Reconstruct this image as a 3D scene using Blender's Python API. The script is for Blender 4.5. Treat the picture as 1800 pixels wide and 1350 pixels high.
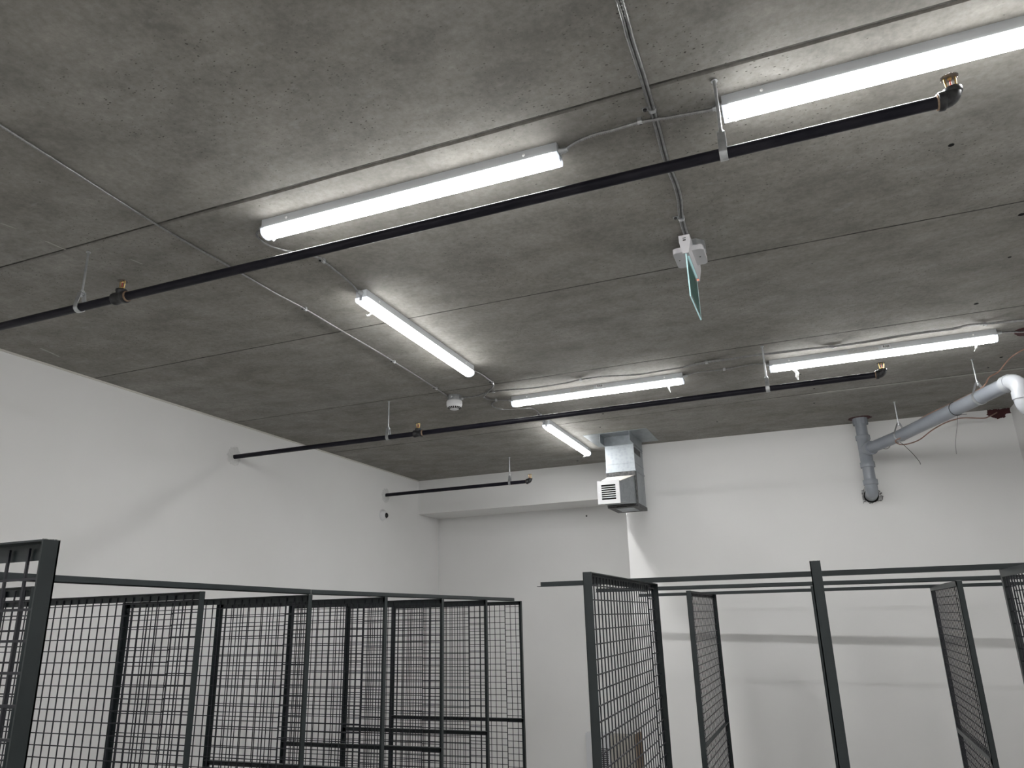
import bpy, math, random
from mathutils import Vector, Matrix, Quaternion
random.seed(7)
for o in list(bpy.data.objects): bpy.data.objects.remove(o)
SC = bpy.context.scene
COL = SC.collection
PI = math.pi
EYE = 1.95            # camera height above the floor
CZ = 3.43             # underside of the concrete ceiling

# ------------------------------------------------------------------ camera
cam_d = bpy.data.cameras.new('camera'); cam = bpy.data.objects.new('camera', cam_d); COL.objects.link(cam)
cam_d.sensor_width = 36.0; cam_d.sensor_fit = 'HORIZONTAL'; cam_d.lens = 1305.08 / 1800 * 36
cam_d.clip_start = .02; cam_d.clip_end = 60
R = Matrix(((0.92612205, 0.13614735, 0.35179803), (0.37634684, -0.26991563, -0.88628923), (-0.02571014, 0.95321008, -0.30121344)))
cam.matrix_world = Matrix.Translation((0, 0, EYE)) @ R.to_4x4()
SC.camera = cam

# ------------------------------------------------------------------ light level
LAMP_W = 62.0
w = bpy.data.worlds.new('world'); SC.world = w; w.use_nodes = True
w.node_tree.nodes['Background'].inputs[0].default_value = (.9, .95, 1, 1)
w.node_tree.nodes['Background'].inputs[1].default_value = 0.02
SC.view_settings.view_transform = 'Standard'; SC.view_settings.look = 'None'
SC.view_settings.gamma = 1.0; SC.view_settings.use_curve_mapping = False
SC.view_settings.exposure = 0.36

# ------------------------------------------------------------------ materials
def mat(name, col, rough=.5, metal=0., spec=.5):
    m = bpy.data.materials.new(name); m.use_nodes = True
    b = m.node_tree.nodes['Principled BSDF']
    b.inputs['Base Color'].default_value = (*col, 1); b.inputs['Roughness'].default_value = rough
    b.inputs['Metallic'].default_value = metal; b.inputs['Specular IOR Level'].default_value = spec
    return m
class NT:
    def __init__(s, m): s.t = m.node_tree; s.n = s.t.nodes; s.l = s.t.links; s.b = s.n['Principled BSDF']
    def node(s, ty, **kw):
        n = s.n.new(ty)
        for k, v in kw.items(): setattr(n, k, v)
        return n
    def coords(s, scale=(1, 1, 1), rot=(0, 0, 0)):
        tc = s.node('ShaderNodeTexCoord'); mp = s.node('ShaderNodeMapping')
        mp.inputs['Scale'].default_value = scale; mp.inputs['Rotation'].default_value = rot
        s.l.new(tc.outputs['Object'], mp.inputs['Vector']); return mp.outputs[0]
    def noise(s, vec, scale, detail=4, rough=.55):
        n = s.node('ShaderNodeTexNoise'); n.inputs['Scale'].default_value = scale
        n.inputs['Detail'].default_value = detail; n.inputs['Roughness'].default_value = rough
        s.l.new(vec, n.inputs['Vector']); return n.outputs['Fac']
    def vor(s, vec, scale, rnd=1):
        n = s.node('ShaderNodeTexVoronoi'); n.inputs['Scale'].default_value = scale
        n.inputs['Randomness'].default_value = rnd
        s.l.new(vec, n.inputs['Vector']); return n.outputs['Distance']
    def ramp(s, fac, stops, interp='LINEAR'):
        r = s.node('ShaderNodeValToRGB'); r.color_ramp.interpolation = interp
        e = r.color_ramp.elements
        while len(e) < len(stops): e.new(.5)
        for i, (p, c) in enumerate(stops):
            e[i].position = p; e[i].color = (*c, 1) if len(c) == 3 else c
        s.l.new(fac, r.inputs[0]); return r.outputs[0]
    def mix(s, fac, a, b, mode='MIX'):
        m = s.node('ShaderNodeMix', data_type='RGBA', blend_type=mode)
        for v, i in ((fac, 0), (a, 6), (b, 7)):
            if isinstance(v, (int, float)): m.inputs[i].default_value = v
            elif isinstance(v, tuple): m.inputs[i].default_value = (*v, 1)
            else: s.l.new(v, m.inputs[i])
        return m.outputs[2]
    def math(s, op, a, b=0.):
        m = s.node('ShaderNodeMath', operation=op)
        for v, i in ((a, 0), (b, 1)):
            if isinstance(v, (int, float)): m.inputs[i].default_value = v
            else: s.l.new(v, m.inputs[i])
        return m.outputs[0]
    def bump(s, h, strength=.3, dist=.002):
        b = s.node('ShaderNodeBump'); b.inputs['Strength'].default_value = strength; b.inputs['Distance'].default_value = dist
        s.l.new(h, b.inputs['Height']); s.l.new(b.outputs[0], s.b.inputs['Normal'])
    def base(s, c): s.l.new(c, s.b.inputs['Base Color'])

def mottled(name, c1, c2, scale=20, rough=.5, metal=0., bump=.0, stretch=(1, 1, 1)):
    m = mat(name, c1, rough, metal); t = NT(m); v = t.coords(stretch)
    n = t.noise(v, scale, 5); t.base(t.ramp(n, [(.35, c1), (.65, c2)]))
    if bump: t.bump(n, bump, .001)
    return m

# concrete ceiling: cast grain running along the planks, bug holes, pale scuffs, cement smear on one joint
M_CON = mat('concrete', (.3, .29, .27), .8, 0, .3); t = NT(M_CON)
v0 = t.coords(); vs = t.coords((.30, 1.0, 1))
big = t.noise(v0, .9, 4, .6); grain = t.noise(vs, 9, 8, .68); fine = t.noise(v0, 48, 6, .7); cloud = t.noise(t.coords((.8, 1.1, 1)), 5.0, 8, .66)
c = t.ramp(big, [(.32, (.236, .223, .202)), (.68, (.276, .266, .249))])
c = t.mix(.26, c, t.ramp(grain, [(.28, (.30, .30, .30)), (.5, (.5, .5, .5)), (.72, (.67, .67, .67))]), 'OVERLAY')
c = t.mix(.55, c, t.ramp(fine, [(.3, (.34, .34, .34)), (.7, (.65, .65, .65))]), 'OVERLAY')
c = t.mix(.55, c, t.ramp(cloud, [(.33, (.3, .3, .29)), (.67, (.66, .66, .66))]), 'OVERLAY')
pm = t.ramp(t.noise(v0, 1.7, 3), [(.42, (0, 0, 0)), (.6, (1, 1, 1))])
def bug_holes(scale, thr, stretch):
    vec = t.coords(stretch); wn = t.node('ShaderNodeTexNoise'); wn.inputs['Scale'].default_value = scale * 1.6; wn.inputs['Detail'].default_value = 3; t.l.new(vec, wn.inputs['Vector'])
    ad = t.node('ShaderNodeVectorMath', operation='MULTIPLY_ADD'); t.l.new(wn.outputs['Color'], ad.inputs[0]); ad.inputs[1].default_value = (.6 / scale,) * 3; t.l.new(vec, ad.inputs[2])
    vn = t.node('ShaderNodeTexVoronoi'); vn.inputs['Scale'].default_value = scale; t.l.new(ad.outputs[0], vn.inputs['Vector'])
    rs = t.node('ShaderNodeSeparateXYZ'); t.l.new(vn.outputs['Color'], rs.inputs[0])
    size = t.math('MULTIPLY', t.math('POWER', rs.outputs[0], 2.6), thr)          # a few large ones, many tiny ones
    return t.ramp(t.math('SUBTRACT', size, vn.outputs['Distance']), [(.0, (0, 0, 0)), (.05, (1, 1, 1))])
pits = t.math('MULTIPLY', bug_holes(100, .34, (.8, 1.3, 1)), pm)
pit = t.math('MAXIMUM', pits, bug_holes(27, .12, (.9, 1.2, 1)))
c = t.mix(t.math('MULTIPLY', pit, .85), c, (.06, .055, .045))
sc1 = t.noise(t.coords((2.2, 5, 1), (0, 0, .9)), 4.5, 6, .7)
scuff = t.math('MULTIPLY', t.ramp(sc1, [(.61, (0, 0, 0)), (.74, (1, 1, 1))]), .34)
c = t.mix(scuff, c, (.42, .42, .41))
sx = t.node('ShaderNodeSeparateXYZ'); t.l.new(v0, sx.inputs[0])
dy = t.math('ABSOLUTE', t.math('SUBTRACT', sx.outputs[1], 5.552))
wob = t.math('ADD', dy, t.math('MULTIPLY', t.math('SUBTRACT', t.noise(v0, 28, 3), .5), .03))
smear = t.math('MULTIPLY', t.ramp(wob, [(.010, (1, 1, 1)), (.018, (0, 0, 0))]), t.ramp(sx.outputs[0], [(.0, (0, 0, 0)), (.12, (1, 1, 1))]))
c = t.mix(t.math('MULTIPLY', smear, .55), c, (.50, .49, .46))
t.base(c)
hh = t.math('SUBTRACT', t.math('ADD', t.math('MULTIPLY', grain, .5), t.math('MULTIPLY', fine, .25)), t.math('MULTIPLY', pit, 1.0))
t.bump(hh, .35, .003)

M_WALL = mat('painted_wall', (.70, .70, .69), .82, 0, .25); t = NT(M_WALL)
v0 = t.coords(); n1 = t.noise(v0, 1.1, 4); n2 = t.noise(v0, 140, 3)
t.base(t.ramp(n1, [(.3, (.775, .770, .760)), (.7, (.810, .806, .800))])); t.bump(n2, .12, .001)
M_FLOOR = mottled('floor_concrete', (.52, .51, .49), (.60, .59, .57), 6, .6)
M_LENS = mat('lit_diffuser', (.9, .9, .9), .4); b = M_LENS.node_tree.nodes['Principled BSDF']
b.inputs['Emission Color'].default_value = (1, 1, .992, 1)
# the LED board faces down: the diffuser glows brightest underneath and less on its flanks
t = NT(M_LENS); g_ = t.node('ShaderNodeNewGeometry'); sp_ = t.node('ShaderNodeSeparateXYZ'); t.l.new(g_.outputs['Normal'], sp_.inputs[0])
t.l.new(t.math('MULTIPLY', t.math('ADD', t.math('MULTIPLY', t.math('MAXIMUM', t.math('MULTIPLY', sp_.outputs[2], -1.), 0.), .86), .14), LAMP_W), b.inputs['Emission Strength'])
M_CAP = mat('diffuser_end', (.85, .88, .93), .35); b = M_CAP.node_tree.nodes['Principled BSDF']
b.inputs['Emission Color'].default_value = (.85, .9, 1, 1); b.inputs['Emission Strength'].default_value = .7
M_LAMPW = mottled('white_enamel_steel', (.50, .52, .54), (.54, .56, .58), 8, .45)
M_SCREW = mat('bright_screw', (.9, .9, .9), .3, 0)
M_FILM = mat('clear_film', (.92, .93, .90), .25); b = M_FILM.node_tree.nodes['Principled BSDF']
b.inputs['Transmission Weight'].default_value = .35; b.inputs['Alpha'].default_value = .85
M_LABEL = mottled('grey_label', (.36, .36, .36), (.62, .62, .61), 160, .6, 0, 0, (1, .3, 4))
M_LABELW = mat('label_white', (.72, .73, .74), .6)
M_INK = mat('black_ink', (.03, .03, .03), .6)
M_PIPE = mottled('black_steel_pipe', (.005, .005, .010), (.016, .015, .021), 26, .42, .0, .2, (.35, 1, 1))
M_PIPE.node_tree.nodes['Principled BSDF'].inputs['Specular IOR Level'].default_value = .18
M_IRON = mottled('black_iron_fitting', (.010, .010, .012), (.035, .035, .037), 60, .42, .2, .5)
M_RUST = mottled('rusty_thread', (.20, .12, .07), (.40, .30, .22), 90, .6, .5)
M_BRASS = mottled('brass', (.62, .44, .17), (.75, .56, .26), 50, .3, 1.)
M_DEFL = mat('sprinkler_deflector', (.16, .15, .145), .55, .5)
M_BULB = mat('red_glass_bulb', (.75, .18, .14), .1); M_BULB.node_tree.nodes['Principled BSDF'].inputs['Transmission Weight'].default_value = .4
M_ZINC = mottled('zinc_plated_steel', (.46, .48, .50), (.62, .63, .64), 40, .38, .85)
M_GALV = mottled('galvanized_sheet', (.50, .54, .57), (.66, .70, .73), 9, .42, .75, .0, (1, 1, .6))
t = NT(M_GALV); vv = t.vor(t.coords(), 38); t.base(t.mix(.25, t.ramp(t.noise(t.coords(), 5, 4), [(.3, (.25, .275, .295)), (.7, (.36, .39, .41))]), t.ramp(vv, [(0, (.22, .24, .265)), (.6, (.46, .49, .51))])))
M_SEAL = mottled('duct_sealant', (.035, .036, .038), (.10, .10, .10), 50, .55, .2, .6)
M_GALV_SHADE = mottled('shaded_galvanized_sheet', (.17, .19, .205), (.24, .26, .28), 9, .55, .6)  # darker copy of the galvanized sheet, with the collar's shade in its colour
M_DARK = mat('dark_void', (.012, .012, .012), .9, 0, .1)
M_ARMOR = mottled('armored_cable', (.27, .27, .27), (.38, .38, .38), 60, .38, .8)
M_WHITE = mat('white_plastic', (.72, .72, .73), .45)
M_CREAM_LIT = mat('cream_lit_metal', (.74, .71, .66), .5)  # cream tone with the lamp light on the sloping top painted in
M_EXIT = mat('exit_housing_white', (.62, .61, .63), .5)
M_GLASS = mat('acrylic_panel', (.80, .93, .93), .08); b = M_GLASS.node_tree.nodes['Principled BSDF']
b.inputs['Transmission Weight'].default_value = .85; b.inputs['IOR'].default_value = 1.45
M_EDGE = mat('lit_acrylic_edge', (.55, .78, .80), .3); b = M_EDGE.node_tree.nodes['Principled BSDF']
b.inputs['Emission Color'].default_value = (.5, .78, .82, 1); b.inputs['Emission Strength'].default_value = .22
M_GREEN = mat('green_sign_print', (.008, .075, .06), .4)
M_RED = mat('red_indicator', (.9, .2, .1), .3); b = M_RED.node_tree.nodes['Principled BSDF']
b.inputs['Emission Color'].default_value = (1, .25, .12, 1); b.inputs['Emission Strength'].default_value = 1.0
M_PVC = mottled('grey_drain_plastic', (.235, .255, .285), (.265, .285, .315), 6, .32)
M_PVCF = mottled('grey_fitting_plastic', (.255, .275, .305), (.285, .305, .335), 6, .26)
M_PVCW = mottled('pale_grey_elbow_plastic', (.33, .345, .365), (.37, .385, .405), 6, .25)
M_TIE = mat('black_nylon', (.015, .015, .015), .5)
M_COPPER = mottled('brown_control_wire', (.26, .15, .11), (.38, .24, .19), 30, .45)
M_FIRE = mottled('red_firestop_sealant', (.045, .010, .012), (.075, .017, .019), 40, .75, 0, .6)
M_RAG = mottled('broken_plaster', (.05, .05, .05), (.62, .62, .62), 75, .9, 0, .8)
M_CAGE = mottled('dark_green_grey_enamel', (.013, .019, .0205), (.020, .027, .029), 7, .38, .1, .0)
M_WIRE = mat('dark_enamel_wire', (.010, .011, .017), .45, .1)
M_CHIP = mottled('chipped_enamel_edge', (.04, .05, .05), (.65, .65, .63), 220, .5, .3)
M_BOARD = mottled('beige_door', (.36, .34, .30), (.42, .40, .35), 12, .7)
M_BROWN = mottled('brown_cardboard', (.17, .12, .08), (.27, .21, .15), 9, .8)
M_PANEL = mat('panel_white', (.66, .67, .69), .5)
M_PUTTY = mottled('patched_plaster', (.60, .60, .59), (.70, .70, .69), 60, .9, 0, .6)

# ------------------------------------------------------------------ mesh helpers
class MB:
    def __init__(s): s.v = []; s.f = []; s.sm = []
    def add(s, vs, fs, smooth=False, T=None):
        k = len(s.v)
        for p in vs: s.v.append(tuple(T @ Vector(p)) if T else tuple(p))
        for f in fs: s.f.append(tuple(i + k for i in f)); s.sm.append(smooth)
        return s
    def box(s, a, b, T=None):
        (x0, y0, z0), (x1, y1, z1) = [tuple(map(min, zip(a, b))), tuple(map(max, zip(a, b)))]
        vs = [(x0, y0, z0), (x1, y0, z0), (x1, y1, z0), (x0, y1, z0), (x0, y0, z1), (x1, y0, z1), (x1, y1, z1), (x0, y1, z1)]
        return s.add(vs, [(3, 2, 1, 0), (4, 5, 6, 7), (0, 1, 5, 4), (1, 2, 6, 5), (2, 3, 7, 6), (3, 0, 4, 7)], False, T)
    def hexa(s, vs, T=None):   # 8 corners, bottom ring then top ring
        return s.add(vs, [(3, 2, 1, 0), (4, 5, 6, 7), (0, 1, 5, 4), (1, 2, 6, 5), (2, 3, 7, 6), (3, 0, 4, 7)], False, T)
    def prism(s, poly, axis, a, b, T=None, smooth=False):
        n = len(poly); vs = []
        for h in (a, b):
            for p, q in poly: vs.append({'x': (h, p, q), 'y': (p, h, q), 'z': (p, q, h)}[axis])
        fs = [tuple(range(n - 1, -1, -1)), tuple(range(n, 2 * n))]
        k = len(s.f); s.add(vs, fs, False, T)
        return s.add(vs, [(i, (i + 1) % n, n + (i + 1) % n, n + i) for i in range(n)], smooth, T)
    def lathe(s, prof, n=24, T=None, smooth=True, cap=True):
        vs = []; fs = []
        for r, z in prof:
            for i in range(n): a = 2 * PI * i / n; vs.append((r * math.cos(a), r * math.sin(a), z))
        for j in range(len(prof) - 1):
            for i in range(n): k = (i + 1) % n; fs.append((j * n + i, j * n + k, (j + 1) * n + k, (j + 1) * n + i))
        s.add(vs, fs, smooth, T)
        if cap:
            if prof[0][0] > 1e-6: s.add([vs[i] for i in range(n)], [tuple(range(n - 1, -1, -1))], False, T)
            if prof[-1][0] > 1e-6: s.add([vs[len(vs) - n + i] for i in range(n)], [tuple(range(n))], False, T)
        return s
    def tube(s, pts, r, n=10, cap=True, smooth=True):
        pts = [Vector(p) for p in pts]; m = len(pts); rr = r if isinstance(r, (list, tuple)) else [r] * m
        tang = []
        for i in range(m):
            d = pts[min(i + 1, m - 1)] - pts[max(i - 1, 0)]; tang.append(d.normalized() if d.length > 1e-9 else Vector((0, 0, 1)))
        up = Vector((0, 0, 1)) if abs(tang[0].z) < .9 else Vector((1, 0, 0))
        nrm = (up - tang[0] * up.dot(tang[0])).normalized(); vs = []; fs = []
        for i in range(m):
            if i: nrm = (nrm - tang[i] * nrm.dot(tang[i])).normalized()
            bn = tang[i].cross(nrm)
            for k in range(n):
                a = 2 * PI * k / n; vs.append(tuple(pts[i] + (nrm * math.cos(a) + bn * math.sin(a)) * rr[i]))
        for i in range(m - 1):
            for k in range(n): q = (k + 1) % n; fs.append((i * n + k, i * n + q, (i + 1) * n + q, (i + 1) * n + k))
        s.add(vs, fs, smooth)
        if cap: s.add(vs[:n], [tuple(range(n - 1, -1, -1))]); s.add(vs[-n:], [tuple(range(n))])
        return s
    def build(s, name, material, parent=None, org=None):
        if org is None: org = parent['_o'] if parent is not None and '_o' in parent else (0, 0, 0)
        me = bpy.data.meshes.new(name); me.from_pydata([(a - org[0], b - org[1], c - org[2]) for a, b, c in s.v], [], s.f)
        me.polygons.foreach_set('use_smooth', s.sm); me.materials.append(material); me.update()
        o = bpy.data.objects.new(name, me); COL.objects.link(o)
        if parent is not None: o.parent = parent
        return o
def tag(o, label, cat, group=None, kind=None):
    o['label'] = label; o['category'] = cat
    if group: o['group'] = group
    if kind: o['kind'] = kind
    return o
def thing(name, label, cat, loc=(0, 0, 0), rz=0, group=None):
    o = bpy.data.objects.new(name, None); COL.objects.link(o); o.location = loc; o.rotation_euler = (0, 0, rz)
    o.empty_display_size = .05
    return tag(o, label, cat, group)
WORLD = []
def wthing(name, label, cat, loc, group=None):   # children are modelled in world coordinates around loc
    o = thing(name, label, cat, loc, 0, group); o['_o'] = loc; WORLD.append(o); return o
def struct(name, mb, m, parent=None, org=(0, 0, 0)):
    o = mb.build(name, m, parent, org)
    if parent is None: o['kind'] = 'structure'
    return o
def centred(mb):
    xs, ys, zs = zip(*mb.v); return ((min(xs) + max(xs)) / 2, (min(ys) + max(ys)) / 2, min(zs))
def copy_tree(o, parent=None):
    c = o.copy(); COL.objects.link(c)
    if parent is not None: c.parent = parent
    for ch in list(o.children): copy_tree(ch, c)
    return c
def spline(pts, step):
    P = [Vector(p) for p in pts]; P = [P[0] * 2 - P[1]] + P + [P[-1] * 2 - P[-2]]; out = []
    for i in range(1, len(P) - 2):
        a, b, c, d = P[i - 1:i + 3]; n = max(2, int((c - b).length / step))
        for k in range(n):
            u = k / n
            out.append(.5 * ((2 * b) + (c - a) * u + (2 * a - 5 * b + 4 * c - d) * u * u + (3 * b - a - 3 * c + d) * u ** 3))
    out.append(P[-2]); return out
def rotT(loc, axis='z', ang=0): return Matrix.Translation(loc) @ Matrix.Rotation(ang, 4, axis.upper())

# ------------------------------------------------------------------ the room
X0, X1, YB, YF = -4.0, 1.55, 7.68, -2.6
struct('floor', MB().box((X0 - .1, YF - .1, -.1), (X1 + .1, YB + .1, 0)), M_FLOOR)
# ceiling: precast planks with open V joints (profile in y, extruded along x with ragged edges)
joints = [(-1.84, .006, .006, .008, .0006), (-.61, .006, .006, .008, .0006), (.62, .006, .006, .008, .0006), (1.846, .004, .018, .030, .0007), (3.083, .005, .006, .010, .0008),
          (4.303, .005, .008, .010, .0009), (5.53, .006, .010, .010, .0030)]
cm = MB(); nx = 140; rows = []
def jit(a): return random.uniform(-a, a)
prof = [(YF - .1, CZ, 0)]
for y, wn, wf, dp, ra in joints: prof += [(y - wn, CZ, ra), (y - .0032, CZ + dp * .5, ra), (y - .0032, CZ + .045, 0), (y + .0032, CZ + .045, 0), (y + .0032, CZ + dp * .7, ra), (y + wf, CZ, ra)]
prof += [(6.290, CZ, 0), (6.30, CZ + .0015, .001), (6.31, CZ, 0)]
prof += [(YB + .1, CZ, 0)]
vs = []
drift = [0] * len(prof)
for i in range(nx + 1):
    x = X0 - .1 + (X1 - X0 + .2) * i / nx
    for k, (y, z, ra) in enumerate(prof):
        drift[k] = drift[k] * .6 + jit(ra)
        vs.append((x, y + drift[k], z))
n = len(prof)
cm.add(vs, [(i * n + k, i * n + k + 1, (i + 1) * n + k + 1, (i + 1) * n + k) for i in range(nx) for k in range(n - 1)])
cm.box((X0 - .1, YF - .1, CZ + .06), (X1 + .1, YB + .1, CZ + .2))
ceil = struct('ceiling', cm, M_CON)
M_JOINT_SHADE = mottled('joint_shade_and_dirt', (.030, .028, .024), (.075, .070, .062), 30, .95)  # dark strips paint the shade, and some dirt, into the plank joints
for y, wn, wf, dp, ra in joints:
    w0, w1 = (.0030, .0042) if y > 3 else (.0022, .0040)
    MB().box((X0, y - w0, CZ + .0006), (X1, y + w1, CZ + .0016)).build('joint_shade', M_JOINT_SHADE, ceil)
holes = [(.599, 2.552, .010), (.923, 4.166, .012), (.930, 3.198, .013), (.968, 3.618, .008), (1.224, 5.224, .010), (1.186, 5.427, .007),
         (-1.389, 5.375, .008), (-1.523, 5.774, .007), (.126, 5.408, .008), (.120, 5.816, .008), (.048, 5.015, .006), (-.62, 6.05, .007), (-2.1, 7.0, .012)]
for x, y, r in holes:
    MB().lathe([(0, CZ - .0014), (r * .8, CZ - .0014), (r, CZ)], 10, Matrix.Translation((x, y, 0)), True, False).build('anchor_hole', M_DARK, ceil)
M_SCR = mottled('pale_scrape', (.36, .35, .32), (.46, .45, .42), 60, .9)
for (ax, ay), (bx, by), wd in [((-2.702, 1.60), (-2.692, 1.655), .010), ((-2.680, 1.765), (-2.674, 1.852), .009), ((-2.507, 2.018), (-2.501, 2.073), .008),
                           ((-3.93, 1.86), (-3.90, 1.95), .006), ((-3.80, 2.58), (-3.83, 2.72), .010)]:
    m = MB(); m.hexa([(ax - wd / 2, ay, CZ - .001), (ax + wd / 2, ay + .01, CZ - .001), (bx + wd * .3, by, CZ - .001), (bx - wd * .3, by - .006, CZ - .001),
                      (ax - wd / 2, ay, CZ + .001), (ax + wd / 2, ay + .01, CZ + .001), (bx + wd * .3, by, CZ + .001), (bx - wd * .3, by - .006, CZ + .001)]).build('scrape_mark', M_SCR, ceil)
struct('wall_left', MB().box((X0 - .12, YF - .1, 0), (X0, YB + .1, CZ)), M_WALL)
m = MB(); m.box((X0, 0, CZ - .010), (X0 + .007, YB - .48, CZ)); struct('trim_1', m, mat('caulk', (.62, .60, .56), .8))
struct('wall_back', MB().box((X0, YB, 0), (-1.55, YB + .1, CZ)), M_WALL)
struct('soffit', MB().box((X0, 7.2, 3.063), (-1.5, YB, CZ)), M_WALL)
# thicker wall block on the right, its face very slightly out of square
m = MB(); m.hexa([(-1.55, 6.585, 0), (X1, 6.70, 0), (X1, YB + .1, 0), (-1.55, YB + .1, 0), (-1.55, 6.585, CZ), (X1, 6.70, CZ), (X1, YB + .1, CZ), (-1.55, YB + .1, CZ)])
struct('wall_bump', m, M_WALL)
struct('wall_right', MB().box((X1, YF - .1, 0), (X1 + .12, YB + .1, CZ)), M_WALL)
struct('wall_front', MB().box((X0, YF - .12, 0), (X1, YF, CZ)), M_WALL)
def bump_y(x): return 6.585 + (x + 1.55) / 3.1 * .115

# ------------------------------------------------------------------ ceiling lights
def lens_profile(w, zt, zb, n=14):
    pts = [(-w / 2, zt)]
    for i in range(n + 1):
        a = PI * i / n; pts.append((-w / 2 * math.cos(a), zt - .004 - (zt - .004 - zb) * math.sin(a) ** .7))
    pts.append((w / 2, zt)); return pts
def film(mb, p0, dirs, w0, w1, axis):
    """small curled strip of protective film; axis = unit vector of its width"""
    P = [Vector(p0)]
    for d in dirs: P.append(P[-1] + Vector(d))
    n = len(P); vs = []
    for i, p in enumerate(P):
        wd = (w0 + (w1 - w0) * i / (n - 1)) / 2; a = Vector(axis)
        for sx in (-1, 1):
            for q in (0, .0012): vs.append(tuple(p + a * sx * wd + Vector((0, q, 0) if abs(axis[0]) > .5 else (q, 0, 0))))
    for i in range(n - 1):
        a = i * 4; b = a + 4
        mb.add(vs, [(a, a + 2, b + 2, b), (a + 1, b + 1, b + 3, a + 3), (a, b, b + 1, a + 1), (a + 2, a + 3, b + 3, b + 2)], True)
def ceiling_light(cx, cy, L, rz, label, conn=(1,), lab=False, films=()):
    t = thing('ceiling_light', label, 'ceiling light', (cx, cy, CZ), rz, 'white linear ceiling lights')
    h = L / 2
    m = MB(); m.prism([(-.029, 0), (-.029, -.034), (-.026, -.037), (.026, -.037), (.029, -.034), (.029, 0)], 'x', -h, h); m.build('housing', M_LAMPW, t)
    m = MB(); m.prism(lens_profile(.062, -.0365, -.068), 'x', -h + .016, h - .016, None, True); m.build('diffuser', M_LENS, t)
    for s in (-1, 1):
        m = MB(); a, b = sorted((s * (h - .016), s * (h + .001)))
        m.prism(lens_profile(.064, -.0365, -.069), 'x', a, b, None, True); m.build('end_cap', M_CAP, t)
        MB().lathe([(.0052, 0), (.0046, .0015), (0, .0022)], 10, Matrix.Translation((s * (h - .115), -.029, -.017)) @ Matrix.Rotation(PI / 2, 4, 'X')).build('screw', M_SCREW, t)
    for s in conn:
        m = MB(); m.lathe([(.013, 0), (.013, .004), (.010, .006), (.010, .022), (.0075, .024), (.0075, .030)], 12, Matrix.Translation((s * h, 0, -.017)) @ Matrix.Rotation(s * PI / 2, 4, 'Y'))
        m.box((s * h, -.006, -.052), (s * (h + .004), .006, -.028)); m.box((s * (h + .004), -.003, -.050), (s * (h + .008), .003, -.040))
        m.build('cable_connector', M_ZINC, t)
    if lab:
        m = MB(); m.box((-.16, -.0294, -.029), (.005, -.0288, -.006)); m.build('rating_label', M_LABEL, t)['label'] = 'grey printed rating label'
        p = MB().box((.022, -.0294, -.022), (.070, -.0288, -.006)).build('maker_label', M_LABELW, t); p['label'] = 'small white label with RAB in black'
        c = bpy.data.curves.new('maker_text', 'FONT'); c.body = 'RAB'; c.size = .0165; c.extrude = .0002; c.offset = .0004; c.align_x = 'CENTER'; c.align_y = 'CENTER'
        to = bpy.data.objects.new('maker_text', c); COL.objects.link(to)
        dg = bpy.context.evaluated_depsgraph_get(); me = bpy.data.meshes.new_from_object(to.evaluated_get(dg)); me.materials.clear(); me.materials.append(M_INK)
        bpy.data.objects.remove(to); q = bpy.data.objects.new('maker_text', me); COL.objects.link(q); q.parent = p
        q.matrix_local = Matrix.Translation((.047, -.0297, -.014)) @ Matrix.Rotation(PI / 2, 4, 'X') @ Matrix.Diagonal((1.15, 1, 1, 1))
    for f in films:
        m = MB(); film(m, *f); m.build('protective_film', M_FILM, t)['label'] = 'peeling scrap of clear protective film'
    return t
ceiling_light(-1.207, 2.019, 1.19, 0, 'lit strip light above the nearest black pipe, left of the white exit sign', (1, -1),
              films=[((-.555, .005, -.066), [(-.0, -.004, -.010), (.004, -.006, -.012)], .036, .004, (1, 0, 0))])
ceiling_light(.519, 2.007, 1.21, 0, 'lit strip light at top right cut by the photo edge, above the largest sprinkler elbow', (-1,),
              films=[((-.578, -.008, -.066), [(.0, -.004, -.012), (.006, -.006, -.014)], .040, .004, (1, 0, 0))])
ceiling_light(-1.819, 3.298, 1.215, PI / 2 + .012, 'lit strip light set diagonally in view beside the smoke detector, longer of the two', (-1,),
              films=[((-.49, 0, -.066), [(-.02, -.002, -.016), (-.025, -.002, -.012), (-.018, 0, -.016), (-.014, 0, .004)], .045, .004, (0, 1, 0))])
ceiling_light(-1.25, 4.649, 1.185, 0, 'lit strip light above the middle black pipe, left of the pair there', (-1, 1), True,
              films=[((.495, -.012, -.060), [(.002, -.003, -.02), (.003, .002, -.02), (.007, .003, -.018)], .020, .004, (1, 0, 0))])
ceiling_light(.483, 4.656, 1.215, 0, 'lit strip light at right above the middle sprinkler elbow, two film scraps hanging off it', (-1, 1), True,
              films=[((-.47, -.012, -.060), [(.004, -.003, -.022), (.012, 0, -.02), (-.006, 0, -.022), (.004, .002, -.018)], .026, .010, (1, 0, 0)),
                     ((.50, -.012, -.060), [(.0, -.003, -.018), (-.006, 0, -.018), (-.010, .003, -.014)], .018, .004, (1, 0, 0))])
ceiling_light(-1.849, 5.935, 1.17, PI / 2 + .008, 'short-looking lit strip light farthest back, pointing at the metal duct', (-1,),
              films=[((.56, .02, -.060), [(.012, .012, -.012), (.01, .01, -.004)], .03, .02, (0, 1, 0))])
# unseen lamps of the same type, added behind the camera to brighten the walls
for x, y, lb in ((-2.6, -.95, 'added unseen fill light behind the camera on the left'), (-.9, -.95, 'added unseen fill light behind the camera in the middle'), (.8, -.95, 'added unseen fill light behind the camera on the right'), (-1.7, -1.75, 'added unseen fill light at the back end of the room')):
    ceiling_light(x, y, 1.2, -PI / 2, lb, (-1, 1))

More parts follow.
